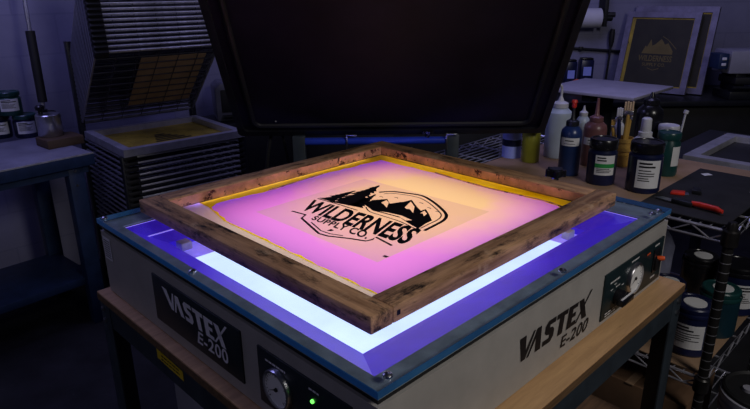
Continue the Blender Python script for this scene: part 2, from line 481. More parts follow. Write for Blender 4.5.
def faceM(which, a, z, e=0.0):
    """matrix: x along reading direction, y up, z outward"""
    if which == 'R': return Matrix(((1,0,0,a),(0,0,-1,YF-e),(0,1,0,z),(0,0,0,1)))
    return Matrix(((0,0,-1,YF-e),(-1,0,0,a),(0,1,0,z),(0,0,0,1)))
dial(cpo, faceM('R', .822, -.121, .004), .0385)
M = faceM('R', .742, -.138, .004)
kn = MB().m('blackgloss').lathe([(.019, 0), (.018, .014), (.012, .018)], 20, M)
kn.box((-.030, -.007, .012), (.026, .007, .028), .002, M)
kn.m('silver').box((-.026, .0072, .02), (.024, .0085, .024), 0, M)
kn.build('selector_knob', cpo, S)
M = faceM('R', .944, -.116, .004)
sw = MB().m('blackgloss').box((-.017, -.030, 0), (.017, .030, .003), .001, M); sw.m('ink').box((-.012, -.024, .003), (.012, .006, .008), .001, M)
sw.build('switch_plate', cpo, S)
sv = MB().m('orange').tube([M @ Vector((.0, .006, .004)), M @ Vector((.003, .007, .013)), M @ Vector((.006, .008, .019))], [.005, .0062, .0045], 12)
sv.build('toggle_switch', cpo, S)
mk = flat().m('white')
def bars(mb, fn, a, z, w, h, n=5, seed=1):
    rr = random.Random(seed); x = a
    while x < a+w:
        l = w/n*(.5+rr.random()*.6); l = min(l, a+w-x)
        mb.poly([fn(x, z), fn(x+l, z), fn(x+l, z+h), fn(x, z+h)]); x += l + w/n*.18
for a, z, w in ((.70, -.094, .045), (.80, -.077, .04), (.928, -.078, .026), (.925, -.160, .026)): bars(mk, fR(.0048), a, z, w, .0045, 6, int(a*99))
for a, z, w in ((.705, -.112, .012), (.73, -.112, .02), (.72, -.103, .012), (.76, -.118, .01), (.69, -.164, .06), (.69, -.170, .05)): bars(mk, fR(.0048), a, z, w, .003, 4, int(a*77))
mk.m('orange').poly([fR(.0048)(.885,-.083), fR(.0048)(.905,-.083), fR(.0048)(.905,-.087), fR(.0048)(.885,-.087)])
mk.build('panel_marking', cpo, S, smooth=False)

# front left face (u=0), reads from high v to low v
np_ = MB().m('plate').box((.0005, .342, -.160), (.0045, .678, -.052), .0008); npo = np_.build('name_plate', unit, S)
t = flat().m('silver')
vastex(t, quadmap((.635, -.066), (.392, -.069), (.605, -.107), (.386, -.110), fL(.0048)))
t.build('lettering', npo, S, smooth=False)
t = flat().m('silver')
put2d(t, E_V, E_F, quadmap((.492, -.113), (.388, -.111), (.500, -.142), (.386, -.141), fL(.0048)))
t.build('lettering', npo, S, smooth=False)
gp = MB().m('plate').box((.0005, .055, -.165), (.0045, .290, -.055), .0008); gpo = gp.build('gauge_panel', unit, S)
dial(gpo, faceM('L', .232, -.112, .004), .036)
M = faceM('L', .142, -.089, .004)
MB().m('led').lathe([(.0036, 0), (.0032, .003), (.0001, .004)], 12, M).build('indicator_light', gpo, S)
mk = flat().m('silver')
bars(mk, lambda a, z: fL(.0048)(-a, z), -.265, -.073, .055, .004, 6, 5); bars(mk, lambda a, z: fL(.0048)(-a, z), -.150, -.071, .024, .004, 3, 6)
mk.build('panel_marking', gpo, S, smooth=False)
st = flat().m('silver'); f = fL(.001)
st.poly([f(.935, -.040), f(.893, -.040), f(.893, -.098), f(.935, -.098)]); st.m('plate')
for k in range(8):
    bars(st, lambda a, z: fL(.0014)(-a, z), -.930, -.050-k*.006, .032, .0025, 4, 20+k)
st.build('serial_sticker', unit, S, smooth=False)

# lid, raised, hinged on a bar carried by two posts at the back (world coordinates)
I = inv(unit)
LB = Vector((.060, 2.10, 1.030)); bdir = Vector((0, -.6112, .7915)); cdir = Vector((0, -.7915, -.6112))
def LM(): 
    return I @ Matrix(((1, 0, 0, LB.x), (0, bdir.y, cdir.y, LB.y), (0, bdir.z, cdir.z, LB.z), (0, 0, 0, 1)))
def rrect(x0, y0, x1, y1, r, n=6):
    P = []
    for cx, cy, a0 in ((x1-r, y1-r, 0), (x0+r, y1-r, 90), (x0+r, y0+r, 180), (x1-r, y0+r, 270)):
        for k in range(n+1):
            a = R(a0 + 90*k/n); P.append((cx+r*math.cos(a), cy+r*math.sin(a)))
    return P
xf = LM()
def ringprism(mb, o, i, z0, z1):
    n = len(o)
    vo0 = [mb.bm.verts.new((*p, z0)) for p in o]; vo1 = [mb.bm.verts.new((*p, z1)) for p in o]
    vi0 = [mb.bm.verts.new((*p, z0)) for p in i]; vi1 = [mb.bm.verts.new((*p, z1)) for p in i]
    for k in range(n):
        j = (k+1) % n
        mb._f([vo0[k], vo0[j], vo1[j], vo1[k]]); mb._f([vi0[j], vi0[k], vi1[k], vi1[j]])
        mb._f([vo1[k], vo1[j], vi1[j], vi1[k]]); mb._f([vo0[j], vo0[k], vi0[k], vi0[j]])
LW = .532; LH = .90
ld = MB().m('lidrim'); ringprism(ld, rrect(-LW, 0, LW, LH, .018), rrect(-LW+.022, .022, LW-.022, LH-.022, .018), -.03, .012)
ld.prism(rrect(-LW+.004, .004, LW-.004, LH-.004, .018), -.034, -.02)
lid = ld.build('lid', unit, xf)
bl = MB().m('blanket').prism(rrect(-LW+.022, .022, LW-.022, LH-.022, .018), -.02, .002); bl.build('vacuum_blanket', lid, xf)
bd = MB().m('black')
pts = [(x, y, .004) for x, y in rrect(-LW+.060, .045, LW-.060, LH-.05, .03)]
bd.tube(pts, .009, 8, closed=True); bd.build('sealing_bead', lid, xf)
sc_ = MB().m('steel')
MB().m('steel').lathe([(.004, 0), (.003, .003)], 8, Matrix.Translation((-.395, .066, .003))).build('bolt', lid, xf)
for x in (-.262, .272):
    MB().m('teal').box((x-.022, 2.065, 0), (x+.022, 2.095, 1.026), .003).build('support_post', unit, I)
MB().m('bluelitbar').tube([(-.24, 2.08, 1.004), (.25, 2.08, 1.004)], .013, 14).build('hinge_bar', unit, I)
for x, s_ in ((-.095, 1), (.250, 1)):
    b = MB().m('steel').box((x-.003, 2.062, .975), (x+.003, 2.066, 1.032), .0005); b.box((x-.003, 2.056, 1.026), (x+.035*s_, 2.066, 1.031), .0005)
    b.build('hinge_bracket', unit, I)
def knob(mb, p, h, r):
    M = Matrix.Translation(p)
    mb.m('blackgloss').lathe([(r*.45, 0), (r*.45, h*.45), (r*.8, h*.5), (r, h*.62), (r, h*.9), (r*.8, h)], 14, M)
    for k in range(5):
        a = 2*math.pi*k/5
        mb.lathe([(r*.35, h*.55), (r*.35, h*.95)], 8, M @ Matrix.Translation((r*.95*math.cos(a), r*.95*math.sin(a), 0)))
k = MB(); knob(k, (.185, 2.08, 1.012), .028, .017); k.build('clamp_knob', unit, I)
k = MB(); knob(k, (.985, .305, .0), .044, .022); k.m('black').box((.955, .278, 0), (.999, .333, .008), .002); k.build('clamp_knob', unit, S)
for x, dx in ((-.33, .02), (-.36, -.03)):
    MB().m('black').tube(smoothline([Vector((x, 2.13, 1.05)), Vector((x+dx, 2.14, .9)), Vector((x+dx*2, 2.2, .6)), Vector((x+dx*3, 2.25, .02))], 5), .007, 8).build('power_cord', unit, I)

# ------------------------------------------------------------------ wooden screen frame on the glass
FU0, FU1, FV0, FV1 = .092, .928, .107, .912; RW = .05; FH = .032
RZ = GZ
fr = thing('screen_frame', 'old ink-stained wooden screen frame lying on the glowing glass', 'screen frame', (OX, OY, GZ+.0005), TH)
def rail(lo, hi, m): return MB().m(m).box(lo, hi, .003)
rail((FU0, FV0, 0), (FU0+RW, FV1, FH), 'rail_v').build('rail', fr)
r2 = rail((FU0+RW, FV0, 0), (FU1, FV0+RW, FH), 'rail_u').build('rail', fr)
r3 = rail((FU1-RW-.006, FV0+RW, 0), (FU1, FV1, FH), 'rail_v').build('rail', fr)
r4 = rail((FU0+RW, FV1-RW-.004, 0), (FU1-RW-.006, FV1, FH), 'rail_u').build('rail', fr)
# inner faces of the two far rails: ink stains plus painted screen glow
for (lo, hi, par) in (((FU0+RW+.001, FV1-RW-.0052, .007), (FU1-RW-.008, FV1-RW-.0042, FH-.003), r4), ((FU1-RW-.0072, FV0+RW+.001, .007), (FU1-RW-.0062, FV1-RW-.006, FH-.003), r3)):
    x = MB().m('stain').box(lo, hi).build('ink_stain_glow', par)
# end grain nail holes at the near corner
MB().m('ink').box((FU0+RW+.008, FV0-.0004, .012), (FU0+RW+.016, FV0+.0004, .021)).build('nail_hole', r2)
MZ = .0035
iu0, iu1, iv0, iv1 = FU0+RW, FU1-RW-.006, FV0+RW, FV1-RW-.004
def jag(pts, amp, step, rnd):
    out = []
    for a, b in zip(pts, pts[1:]+pts[:1]):
        a, b = Vector(a), Vector(b); n = max(2, int((b-a).length/step)); d = (b-a).normalized(); nn = Vector((-d.y, d.x))
        for k in range(n):
            out.append(a.lerp(b, k/n) + nn*(rnd.random()-.5)*amp*(0 if k == 0 else 1))
    return out
rnd = random.Random(3)
PK = [(.1925, .172), (.812, .168), (.828, .25), (.818, .42), (.832, .60), (.826, .815), (.60, .828), (.40, .814), (.25, .824), (.227, .808), (.2015, .70), (.1975, .40)]
pk = jag(PK, .007, .02, rnd)
FM = [(.284, .286), (.672, .298), (.652, .708), (.284, .700)]
def holed(mb, outer, inner, z):
    """fan between an outer outline and an inner hole by angular walk"""
    t = bmesh.new()
    vo = [t.verts.new((p[0], p[1], z)) for p in outer]; vi = [t.verts.new((p[0], p[1], z)) for p in inner]
    es = [t.edges.new((v[k], v[(k+1) % len(v)])) for v in (vo, vi) for k in range(len(v))]
    bmesh.ops.triangle_fill(t, use_beauty=True, use_dissolve=False, edges=es)
    mb._merge(t)
ms = flat().m('m_yellow'); holed(ms, [(.1868, iv0), (iu1, iv0), (iu1, iv1), (.2205, iv1), (.2205, .812), (.1955, .70), (.1915, .40)], pk, MZ); ms.build('mesh', fr, smooth=False)
em = flat().m('m_pink'); holed(em, pk, FM, MZ); em.build('emulsion', fr, smooth=False)
tp = flat().m('m_tape'); tp.poly([(iu0, iv0, MZ+.001), (.1875, iv0, MZ+.001), (.1922, .40, MZ+.001), (.1962, .70, MZ+.001), (.2212, .812, MZ+.001), (.2212, iv1, MZ+.001), (iu0, iv1, MZ+.001)])
tp.build('edge_tape', fr, smooth=False)
# wrinkled edge of the emulsion
for seg in ([(.832, .60), (.818, .42), (.828, .25), (.813, .17)], [(.60, .828), (.46, .817), (.40, .814)]):
    q = smoothline([Vector((*p, MZ+.0015)) for p in seg], 8)
    wr = MB().m('stain'); wr.tube(q, [.0008 + .0018*rnd.random() for _ in q], 5); wr.build('emulsion_edge', fr)
film = flat().m('m_film'); film.poly([(*p, MZ) for p in FM]); film = film.build('film_positive', fr, smooth=False)

AZ = MZ + .0009
at = lambda u, v: (u, v, AZ)
a = flat().m('ink')
V, F = text2d('WILDERNESS', .032, 1.0)
put2d(a, V, F, quadmap((.438, .668), (.474, .334), (.367, .638), (.382, .305), at))
V, F = text2d('SUPPLY CO.', .030, 1.08)
put2d(a, V, F, quadmap((.366, .574), (.384, .404), (.342, .564), (.348, .385), at))
MOUNT = [(0.501,0.551),(0.536,0.558),(0.569,0.537),(0.547,0.507),(0.563,0.501),(0.583,0.492),(0.606,0.487),(0.577,0.444),(0.562,0.418),(0.579,0.417),(0.56,0.391),(0.53,0.356),(0.504,0.354),(0.47,0.345),(0.479,0.38),(0.493,0.421),(0.488,0.466),(0.483,0.501)]
SNOW = ([(0.562,0.533),(0.551,0.514),(0.521,0.492),(0.532,0.512),(0.538,0.528)], [(0.596,0.481),(0.573,0.448),(0.537,0.42),(0.552,0.445),(0.548,0.451),(0.552,0.462)],
        [(0.569,0.412),(0.556,0.393),(0.538,0.388),(0.55,0.401),(0.548,0.408)], [(0.490,0.488),(0.498,0.469),(0.506,0.428),(0.500,0.390),(0.488,0.400),(0.497,0.430)])
t = bmesh.new(); es = []
for L_ in (MOUNT,) + SNOW:
    vv = [t.verts.new(at(*p)) for p in L_]; es += [t.edges.new((vv[k], vv[(k+1) % len(vv)])) for k in range(len(vv))]
bmesh.ops.triangle_fill(t, use_beauty=True, use_dissolve=False, edges=es); a._merge(t)
def conifer(mb, apex, base, hw, n, seed):
    rr = random.Random(seed)
    A, B = Vector(apex), Vector(base); d = (A-B); L = d.length; d.normalize(); nn = Vector((-d.y, d.x))
    Lp, Rp = [], []
    for k in range(n):
        t = k/n
        w = hw*(1-t)**.85 * (.8+.4*rr.random()); w2 = hw*(1-t)**.85*(.8+.4*rr.random())
        p = B + d*L*t; q = B + d*L*(t+.75/n)
        Lp += [p + nn*w - d*L*.02, q + nn*w*.55]; Rp += [p - nn*w2 - d*L*.02, q - nn*w2*.55]
    mb.poly([at(*p) for p in Lp + [A] + Rp[::-1]])
conifer(a, (.636, .632), (.468, .588), .052, 11, 1)
conifer(a, (.560, .645), (.458, .640), .026, 7, 2)
conifer(a, (.575, .585), (.476, .553), .026, 8, 4)
BADGE = [(0.593,0.591),(0.621,0.57),(0.637,0.535),(0.649,0.491),(0.636,0.448),(0.611,0.398),(0.583,0.357),(0.55,0.338),(0.509,0.332),(0.471,0.328)]
BADGE2 = [(0.593,0.572),(0.613,0.555),(0.625,0.524),(0.632,0.486),(0.621,0.447),(0.598,0.401),(0.575,0.366),(0.547,0.351),(0.512,0.347),(0.475,0.343)]
strip(a, smoothline(BADGE), .0078, at); strip(a, smoothline(BADGE2), .0030, at)
strip(a, [(0.449,0.668),(0.456,0.598),(0.459,0.530)], .004, at)
strip(a, smoothline([(0.489,0.532),(0.473,0.501),(0.474,0.452),(0.475,0.404),(0.465,0.347)]), .003, at)
strip(a, [(0.346,0.64),(0.353,0.596),(0.332,0.585),(0.299,0.482),(0.303,0.458),(0.327,0.412),(0.341,0.378),(0.356,0.374),(0.371,0.378),(0.362,0.322)], .0058, at)
strip(a, [(0.331,0.548),(0.313,0.492),(0.315,0.464),(0.327,0.435)], .0035, at)
a.poly([at(*p) for p in [(0.322,0.483),(0.335,0.483),(0.334,0.472),(0.326,0.474)]])
a.poly([at(*p) for p in [(0.31,0.299),(0.317,0.298),(0.318,0.287),(0.31,0.288)]])
for u, v in [(0.57,0.56),(0.591,0.527),(0.604,0.454),(0.59,0.416),(0.584,0.385)]:
    strip(a, [(u, v+.006), (u+.002, v), (u, v-.006)], .003, at)
art = a.build('printed_artwork', film, smooth=False)
# ------------------------------------------------------------------ bench under the unit
bench = thing('work_bench', 'plywood-topped bench with dark teal steel legs under the exposure unit', 'bench', (OX, OY, 0), TH)
B0, B1, C0, C1 = -.022, 1.025, -.052, .965
tb = MB().m('ply').box((B0, C0, BENCH-.022), (B1, C1, BENCH-.0005), .0015); tb.m('ply_edge').box((B0+.002, C0-.0012, BENCH-.021), (B1-.002, C0+.001, BENCH-.003))
tb.box((B0-.0012, C0+.002, BENCH-.021), (B0+.001, C1-.002, BENCH-.003)); tb.build('worktop', bench)
ap = MB().m('teal'); zt = BENCH-.022
ring(ap, (B0+.004, C0+.004, B1-.004, C1-.004), (B0+.010, C0+.010, B1-.010, C1-.010), zt-.062, zt)
ring(ap, (B0+.004, C0+.004, B1-.004, C1-.004), (B0+.05, C0+.05, B1-.05, C1-.05), zt-.006, zt)
ap.build('apron_frame', bench)
for u, su in ((B0+.002, 1), (B1-.002, -1)):
    for v, sv_ in ((C0+.002, 1), (C1-.002, -1)):
        l = MB().m('teal')
        lo = (min(u, u+su*.055), min(v, v+sv_*.005), 0); hi = (max(u, u+su*.055), max(v, v+sv_*.005), zt-.001)
        l.box(lo, hi, .001)
        lo = (min(u, u+su*.005), min(v, v+sv_*.055), 0); hi = (max(u, u+su*.005), max(v, v+sv_*.055), zt-.001)
        l.box(lo, hi, .001)
        l = l.build('leg', bench)
        for dz in (.018, .05):
            if v < .4: MB().m('steel').lathe([(.008, 0), (.008, .004), (.004, .006)], 6, Matrix.Translation((u+su*.022, v, zt-dz)) @ Matrix.Rotation(R(90), 4, 'X')).build('bolt', l)
            if u < .4: MB().m('steel').lathe([(.008, 0), (.008, .004), (.004, .006)], 6, Matrix.Translation((u, v+sv_*.022, zt-dz)) @ Matrix.Rotation(R(-90), 4, 'Y')).build('bolt', l)
            if u > .4: MB().m('steel').lathe([(.008, 0), (.008, .004), (.004, .006)], 6, Matrix.Translation((u, v+sv_*.022, zt-dz)) @ Matrix.Rotation(R(90), 4, 'Y')).build('bolt', l)
MB().m('ply_edge').box((B0+.01, C0+.06, .36), (B1-.01, C1-.06, .38), .001).build('lower_shelf', bench)
y = flat().m('yellow'); y.poly([(B0+.003, .66, zt-.006), (B0+.003, .545, zt-.010), (B0+.003, .545, zt-.034), (B0+.003, .66, zt-.030)])
y.m('ink')
for k in range(2): bars(y, lambda a_, z: (B0+.0026, -a_, z), -.640, zt-.017-k*.009, .08, .003, 6, 40+k)
tag(y.build('warning_sticker', bench, smooth=False), 'yellow warning sticker')
gb = thing('grey_box', 'pale grey steel box on the shelf below the bench', 'box', (*( (Matrix.Translation((OX,OY,0)) @ Matrix.Rotation(TH,4,'Z')) @ Vector((.22, .62, .381)))[:],), TH)
MB().m('greybox').box((-.17, -.28, 0), (.17, .14, .24), .006).build('shell', gb)
MB().m('greybox').box((-.174, -.284, .236), (.174, .144, .252), .004).build('cover', gb)

# ------------------------------------------------------------------ drying rack at the left
RA = R(41)
rack = thing('drying_rack', 'black screen drying rack, upper shelves swung up and lower shelves flat', 'drying rack', (-1.464, 3.025, 0), RA)
RWd, RD = .60, .537
def shelf_mesh(front):
    s = MB().m('rackbar')
    s.box((0, -.012, -.005), (RWd, 0, .005)); s.box((0, -RD, -.0035), (.008, 0, .0035)); s.box((RWd-.008, -RD, -.0035), (RWd, 0, .0035))
    s.m('rackwire')
    for k in range(1, 11):
        yy = -RD*k/11
        s.tube([(0, yy, 0), (RWd, yy, 0)], .0026, 5, cap=False)
    for k in range(1, 6):
        xx = RWd*k/6
        s.tube([(xx, -RD, -.003), (xx, 0, -.003)], .002, 5, cap=False)
    s.m('black').box((0, -RD-.006, -.008), (.06, -RD+.03, .008), .001); s.box((RWd-.03, -RD-.006, -.008), (RWd, -RD+.03, .008), .001)
    s.m('rackfront').box((.055, -RD-.004, -front), (RWd-.028, -RD+.008, front), .001)
    return s
s0 = shelf_mesh(.0038).build('shelf', rack)
shelves = [s0]
for k in range(1, 17):
    c = s0.copy(); COL.objects.link(c); c.parent = rack; shelves.append(c)
for k, c in enumerate(shelves):
    c.location = (0, .012, .880 + .0205*k); c.rotation_euler = (-R(44 + .3*k), 0, 0)
n_low = 22
for k in range(n_low):
    c = s0.copy(); COL.objects.link(c); c.parent = rack; c.location = (0, 0, .225 + .0275*k); c.rotation_euler = (0, 0, 0)
for x in (.0, RWd-.004):
    MB().m('darksteel').box((x-.012, .0, 0), (x+.016, .035, 1.28), .002).build('post', rack)
    MB().m('darksteel').box((x-.008, -RD-.0, 0), (x+.018, -RD+.03, .809), .002).build('post', rack)
MB().m('darksteel').box((0, -RD, .10), (RWd, .03, .14), .003).build('base', rack)

def screen(name, label, w, d, rw, th, loc, rz, frame_m, mesh_m, border=None, group=None, logo=False):
    """aluminium framed printing screen, local x width, y depth, z up"""
    t = thing(name, label, 'printing screen', loc, rz, group)
    f = MB().m(frame_m)
    ring(f, (0, 0, w, d), (rw, rw, w-rw, d-rw), 0, th)
    f = f.build('frame', t)
    b = border or 0
    if b:
        g = MB().m('mesh_y'); ring(g, (rw-.002, rw-.002, w-rw+.002, d-rw+.002), (rw+b, rw+b, w-rw-b, d-rw-b), .004, .0055); g.build('mesh', t)
        e = MB().m('emul_dark').box((rw+b, rw+b, .004), (w-rw-b, d-rw-b, .0056)).build('emulsion', t)
    else:
        MB().m(mesh_m).box((rw-.002, rw-.002, .004), (w-rw+.002, d-rw+.002, .0055)).build('mesh', t)
    return t, f
hx, hy = math.cos(RA), math.sin(RA)
def rk(x, y, z): return (-1.464 + x*hx - y*hy, 3.025 + x*hy + y*hx, z)
sc1, _ = screen('printing_screen', 'yellow-mesh printing screen lying flat on top of the drying rack', .60, .54, .038, .034, rk(0, -.553, .8125), RA, 'alu', 'mesh_y')
x = MB().m('mesh_y').box((.12, .10, .0056), (.48, .44, .0062), 0)
x.m('ink')
for k in range(5): x.box((.22+.012*k, .17+.035*k, .0066), (.40-.02*k, .19+.035*k, .0070))
x.build('emulsion', sc1)
# brown sheet on a raised shelf
bs = thing('paper_sheet', 'brown paper sheet resting on the raised shelves of the drying rack', 'paper sheet', rk(.22, .012, .880), RA)
g = MB().m('cardlight').box((0, -.47, .0045), (.33, -.10, .0060)); g = g.build('sheet', bs); g.rotation_euler = (-R(44), 0, 0)

# ------------------------------------------------------------------ left table and what is on it
TA = R(49)
tl = thing('work_table', 'blue steel work table with a worn pale top in the left corner', 'table', (-1.26, 2.652, 0), TA)
tx, ty = math.cos(TA), math.sin(TA)
MB().m('tabletop').box((-1.5, 0, .812), (0, .52, .83), .002).build('tabletop', tl)
MB().m('bluepaint').box((-1.5, -.006, .775), (.004, .0, .829), .001).m('rackfront').box((-1.5, -.0065, .824), (.0045, -.002, .8305)).build('edge_trim_glint', tl)  # blue trim, with a pale strip on top as a painted highlight
ap = MB().m('bluepaint'); ring(ap, (-1.48, .02, -.02, .50), (-1.47, .03, -.03, .49), .74, .812); ap.build('apron_frame', tl)
for x_ in (-.11, -1.46):
    for y_ in (.02, .44):
        l = MB().m('bluepaint').box((x_, y_, 0), (x_+.07, y_+.05, .811), .003).build('leg', tl)
        if y_ < .1:
            for z_ in (.755, .69): MB().m('steel').lathe([(.006, 0), (.005, .004)], 8, Matrix.Translation((x_+.03, y_, z_)) @ Matrix.Rotation(R(90), 4, 'X')).build('bolt', l)
MB().m('bluepaint').box((-1.44, .05, .20), (-.06, .47, .235), .002).build('lower_shelf', tl)

wblk = thing('wood_block', 'dark wooden block on the left table under the steel canister', 'wood block', (-1.475, 2.80, .8305), TA)
MB().m('oldwood').box((-.078, -.066, 0), (.088, .066, .04), .004).build('block', wblk)
can = thing('steel_canister', 'steel canister with a black knob standing on the dark wooden block', 'canister', (-1.515, 2.815, .871), TA)
MB().m('steel').lathe([(.052, 0), (.054, .003), (.054, .098), (.051, .102), (.0, .103)], 28).build('body', can)
MB().m('blackgloss').lathe([(.010, .103), (.010, .12), (.020, .123), (.020, .138), (.014, .144)], 14, Matrix.Translation((-.025, .01, 0))).build('knob', can)
rod = thing('leaning_pole', 'thin steel pole with black grip standing behind the canister, leaning on the wall', 'pole', (-1.60, 2.945, .8305), 0)
MB().m('steel').tube([(0, 0, 0), (-.05, .11, .67), (-.09, .215, 1.2)], .010, 10).build('shaft', rod)
MB().m('black').tube([(-.012, .03, .17), (-.037, .082, .50)], .021, 12).build('grip', rod)
MB().m('blackgloss').lathe([(.028, .0), (.028, .05), (.018, .06), (.018, .14)], 14).build('foot', rod)

def jar(name, label, cat, loc, r, h, body, lid, paper=None, rz=0, group=None, lidh=.02, lines=True, stripe=None, lab=(.2, .72), span=90, shoulder=.0, ridge=False, pcol='paper'):
    """round jar with screw lid and a paper label that faces local -y"""
    t = thing(name, label, cat, loc, rz, group)
    bh = h - lidh
    prof = [(r*.93, 0), (r, .006), (r, bh-.012-shoulder), (r*.86, bh-.004), (r*.86, bh)]
    MB().m(body).lathe(prof, 28).build('body', t)
    lp_ = [(r*.96, bh-.001), (r*.98, bh+.002), (r*.98, h-.004), (r*.92, h), (r*.80, h), (r*.78, h-.002), (.0001, h-.002)]
    MB().m(lid).lathe(lp_, 28, cap=False).build('lid', t)
    if paper:
        lb_ = flat().m(pcol)
        z0, z1 = lab[0]*h, lab[1]*h; a0, a1 = R(-90-span/2), R(-90+span/2); n = 12
        def cyl(a, z, e=.0008): return ((r+e)*math.cos(a), (r+e)*math.sin(a), z)
        def band(aa, ab, za, zb, e):
            for k in range(n):
                p, q = aa+(ab-aa)*k/n, aa+(ab-aa)*(k+1)/n
                lb_._f([lb_.bm.verts.new(cyl(p, za, e)), lb_.bm.verts.new(cyl(q, za, e)), lb_.bm.verts.new(cyl(q, zb, e)), lb_.bm.verts.new(cyl(p, zb, e))])
        band(a0, a1, z0, z1, .0008)
        if stripe:
            lb_.m(stripe); band(a0, a1, z0+(z1-z0)*.38, z0+(z1-z0)*.58, .0013)
        if lines:
            lb_.m('ink'); rr = random.Random(int(r*9999)+int(h*777))
            zs = [.85, .72, .30, .22, .14] if stripe else [.86, .74, .62, .52, .43, .34, .26]
            for zz in zs:
                hh = (z1-z0)*(.06 if zz > .7 else .03); aa = a0+(a1-a0)*.1; ab = a0+(a1-a0)*(.5+.4*rr.random())
                band(aa, ab, z0+(z1-z0)*zz, z0+(z1-z0)*zz+hh, .0014)
        lb_.build('paper_label', t)
    return t

g = 'ink jars on the left table'
face_cam = lambda x, y: math.atan2(x, -y) * 0 + math.atan2(y, x) - R(90)   # local -y turned to the camera at the origin
jar('ink_jar', 'dark ink jar with pale label on the left table, lowest at the picture edge', 'ink jar', (-1.845, 2.965, .8305), .055, .112, 'navy', 'darksteel', 1, face_cam(-1.885, 2.935), g)
jar('ink_jar', 'dark ink jar with pale label between the stacked jar and the canister', 'ink jar', (-1.722, 2.985, .8305), .055, .112, 'navy', 'darkteal', 1, face_cam(-1.76, 2.95), g)
jar('ink_jar', 'green-lidded ink jar stacked on top of two other jars', 'ink jar', (-1.775, 2.97, .9435), .055, .112, 'darkteal', 'darkteal', 1, face_cam(-1.8, 2.95), g)
jar('ink_jar', 'pale-bodied jar half hidden behind the steel canister', 'ink jar', (-1.640, 3.055, .8305), .038, .11, 'greybox', 'blackgloss', None, 0, g)

# machine in the far left gap on its cabinet
cb = thing('low_cabinet', 'dark low cabinet behind the drying rack under the boxy machine', 'cabinet', (-.80, 3.72, 0), R(41))
MB().m('darksteel').box((-.24, -.17, .02), (.24, .17, .78), .005).build('carcass', cb)
MB().m('black').box((-.23, -.178, .05), (.23, -.17, .76), .002).build('door', cb)
mc = thing('boxy_machine', 'dark boxy machine with a recessed front beyond the drying rack', 'machine', (-.835, 3.70, .7805), R(20))
b = MB().m('darksteel'); ring(b, (-.15, 0, .15, .20), (-.12, .03, .12, .17), -.10, .10)
M = Matrix.Rotation(R(90), 4, 'X')
b = MB().m('machine').prism([(-.13, 0), (.13, 0), (.13, .19), (.10, .215), (-.10, .215), (-.13, .19)], -.12, .12, M, .006); b.build('shell', mc)
b = MB().m('black').box((-.10, -.124, .05), (.10, -.119, .18), .004); b.build('screen', mc)
MB().m('darksteel').box((-.10, -.15, .018), (.10, -.118, .035), .004).build('tray', mc)

# ------------------------------------------------------------------ wire shelving unit at the right (same axes as the unit)
CW = Matrix.Translation((OX, OY, 0)) @ Matrix.Rotation(TH, 4, 'Z')
def uw(u, v, z): return tuple((CW @ Vector((u, v, z)))[:])
cart = thing('wire_shelving_unit', 'chrome wire shelving unit holding ink bottles beside the bench', 'shelving unit', (OX, OY, 0), TH)
U0, U1, V0, V1 = 1.21, 1.85, -.085, 1.0
def wire_shelf(z):
    s = MB().m('chrome')
    for zz, rr in ((z-.003, .0045), (z-.035, .0035)):
        s.tube([(U0, V0, zz), (U1, V0, zz), (U1, V1, zz), (U0, V1, zz)], rr, 6, closed=True)
    def zig(p, q, n):
        p, q = Vector(p), Vector(q); pts = []
        for k in range(2*n+1):
            w = p.lerp(q, k/(2*n)); pts.append((w.x, w.y, z-.005 if k % 2 == 0 else z-.034))
        s.tube(pts, .0026, 5)
    zig((U0, V0, 0), (U0, V1, 0), 11); zig((U0, V0, 0), (U1, V0, 0), 7); zig((U1, V0, 0), (U1, V1, 0), 11); zig((U0, V1, 0), (U1, V1, 0), 7)
    n = 40
    for k in range(1, n):
        v = V0+(V1-V0)*k/n; s.tube([(U0, v, z-.0025), (U1, v, z-.0025)], .0022, 5, cap=False)
    for k in (1, 2, 3):
        u = U0+(U1-U0)*k/4; s.tube([(u, V0, z-.008), (u, V1, z-.008)], .003, 5, cap=False)
    return s.build('shelf', cart)
for z in (.9, .45, .12): wire_shelf(z)
for u in (U0, U1):
    for v in (V0, V1):
        p = MB().m('postm').lathe([(.0135, .0), (.0135, .915), (.010, .925)], 14, Matrix.Translation((u, v, 0)))
        p.m('ringm')
        for k in range(1, 34): p.lathe([(.0138, .0), (.0142, .001), (.0138, .0025)], 14, Matrix.Translation((u, v, .027*k)), cap=False)
        for z in (.9, .45, .12): p.m('postm').lathe([(.017, -.042), (.021, -.04), (.021, .0), (.017, .004)], 14, Matrix.Translation((u, v, z)))
        p.build('post', cart)
cs = thing('cardboard_sheet', 'brown board lining the top shelf under the ink bottles', 'board', uw(0, 0, .9), TH)
MB().m('card').box((U0+.035, V0+.10, .0005), (U1-.012, .76, .0045), .001).build('board', cs)
cs = thing('cardboard_sheet', 'brown board lining the middle shelf under the buckets', 'board', uw(0, 0, .45), TH)
MB().m('card').box((U0+.014, V0+.014, .0005), (U1-.014, .85, .0045), .001).build('board', cs)
mt_ = thing('cutting_mat', 'black cutting mat on the shelf corner beside the ink jars', 'mat', uw(0, 0, .9047), TH)
MB().m('matblk').box((U0+.016, V0+.016, 0), (1.74, .172, .004), .001).build('mat', mt_)
ST = .9047; SM = .909

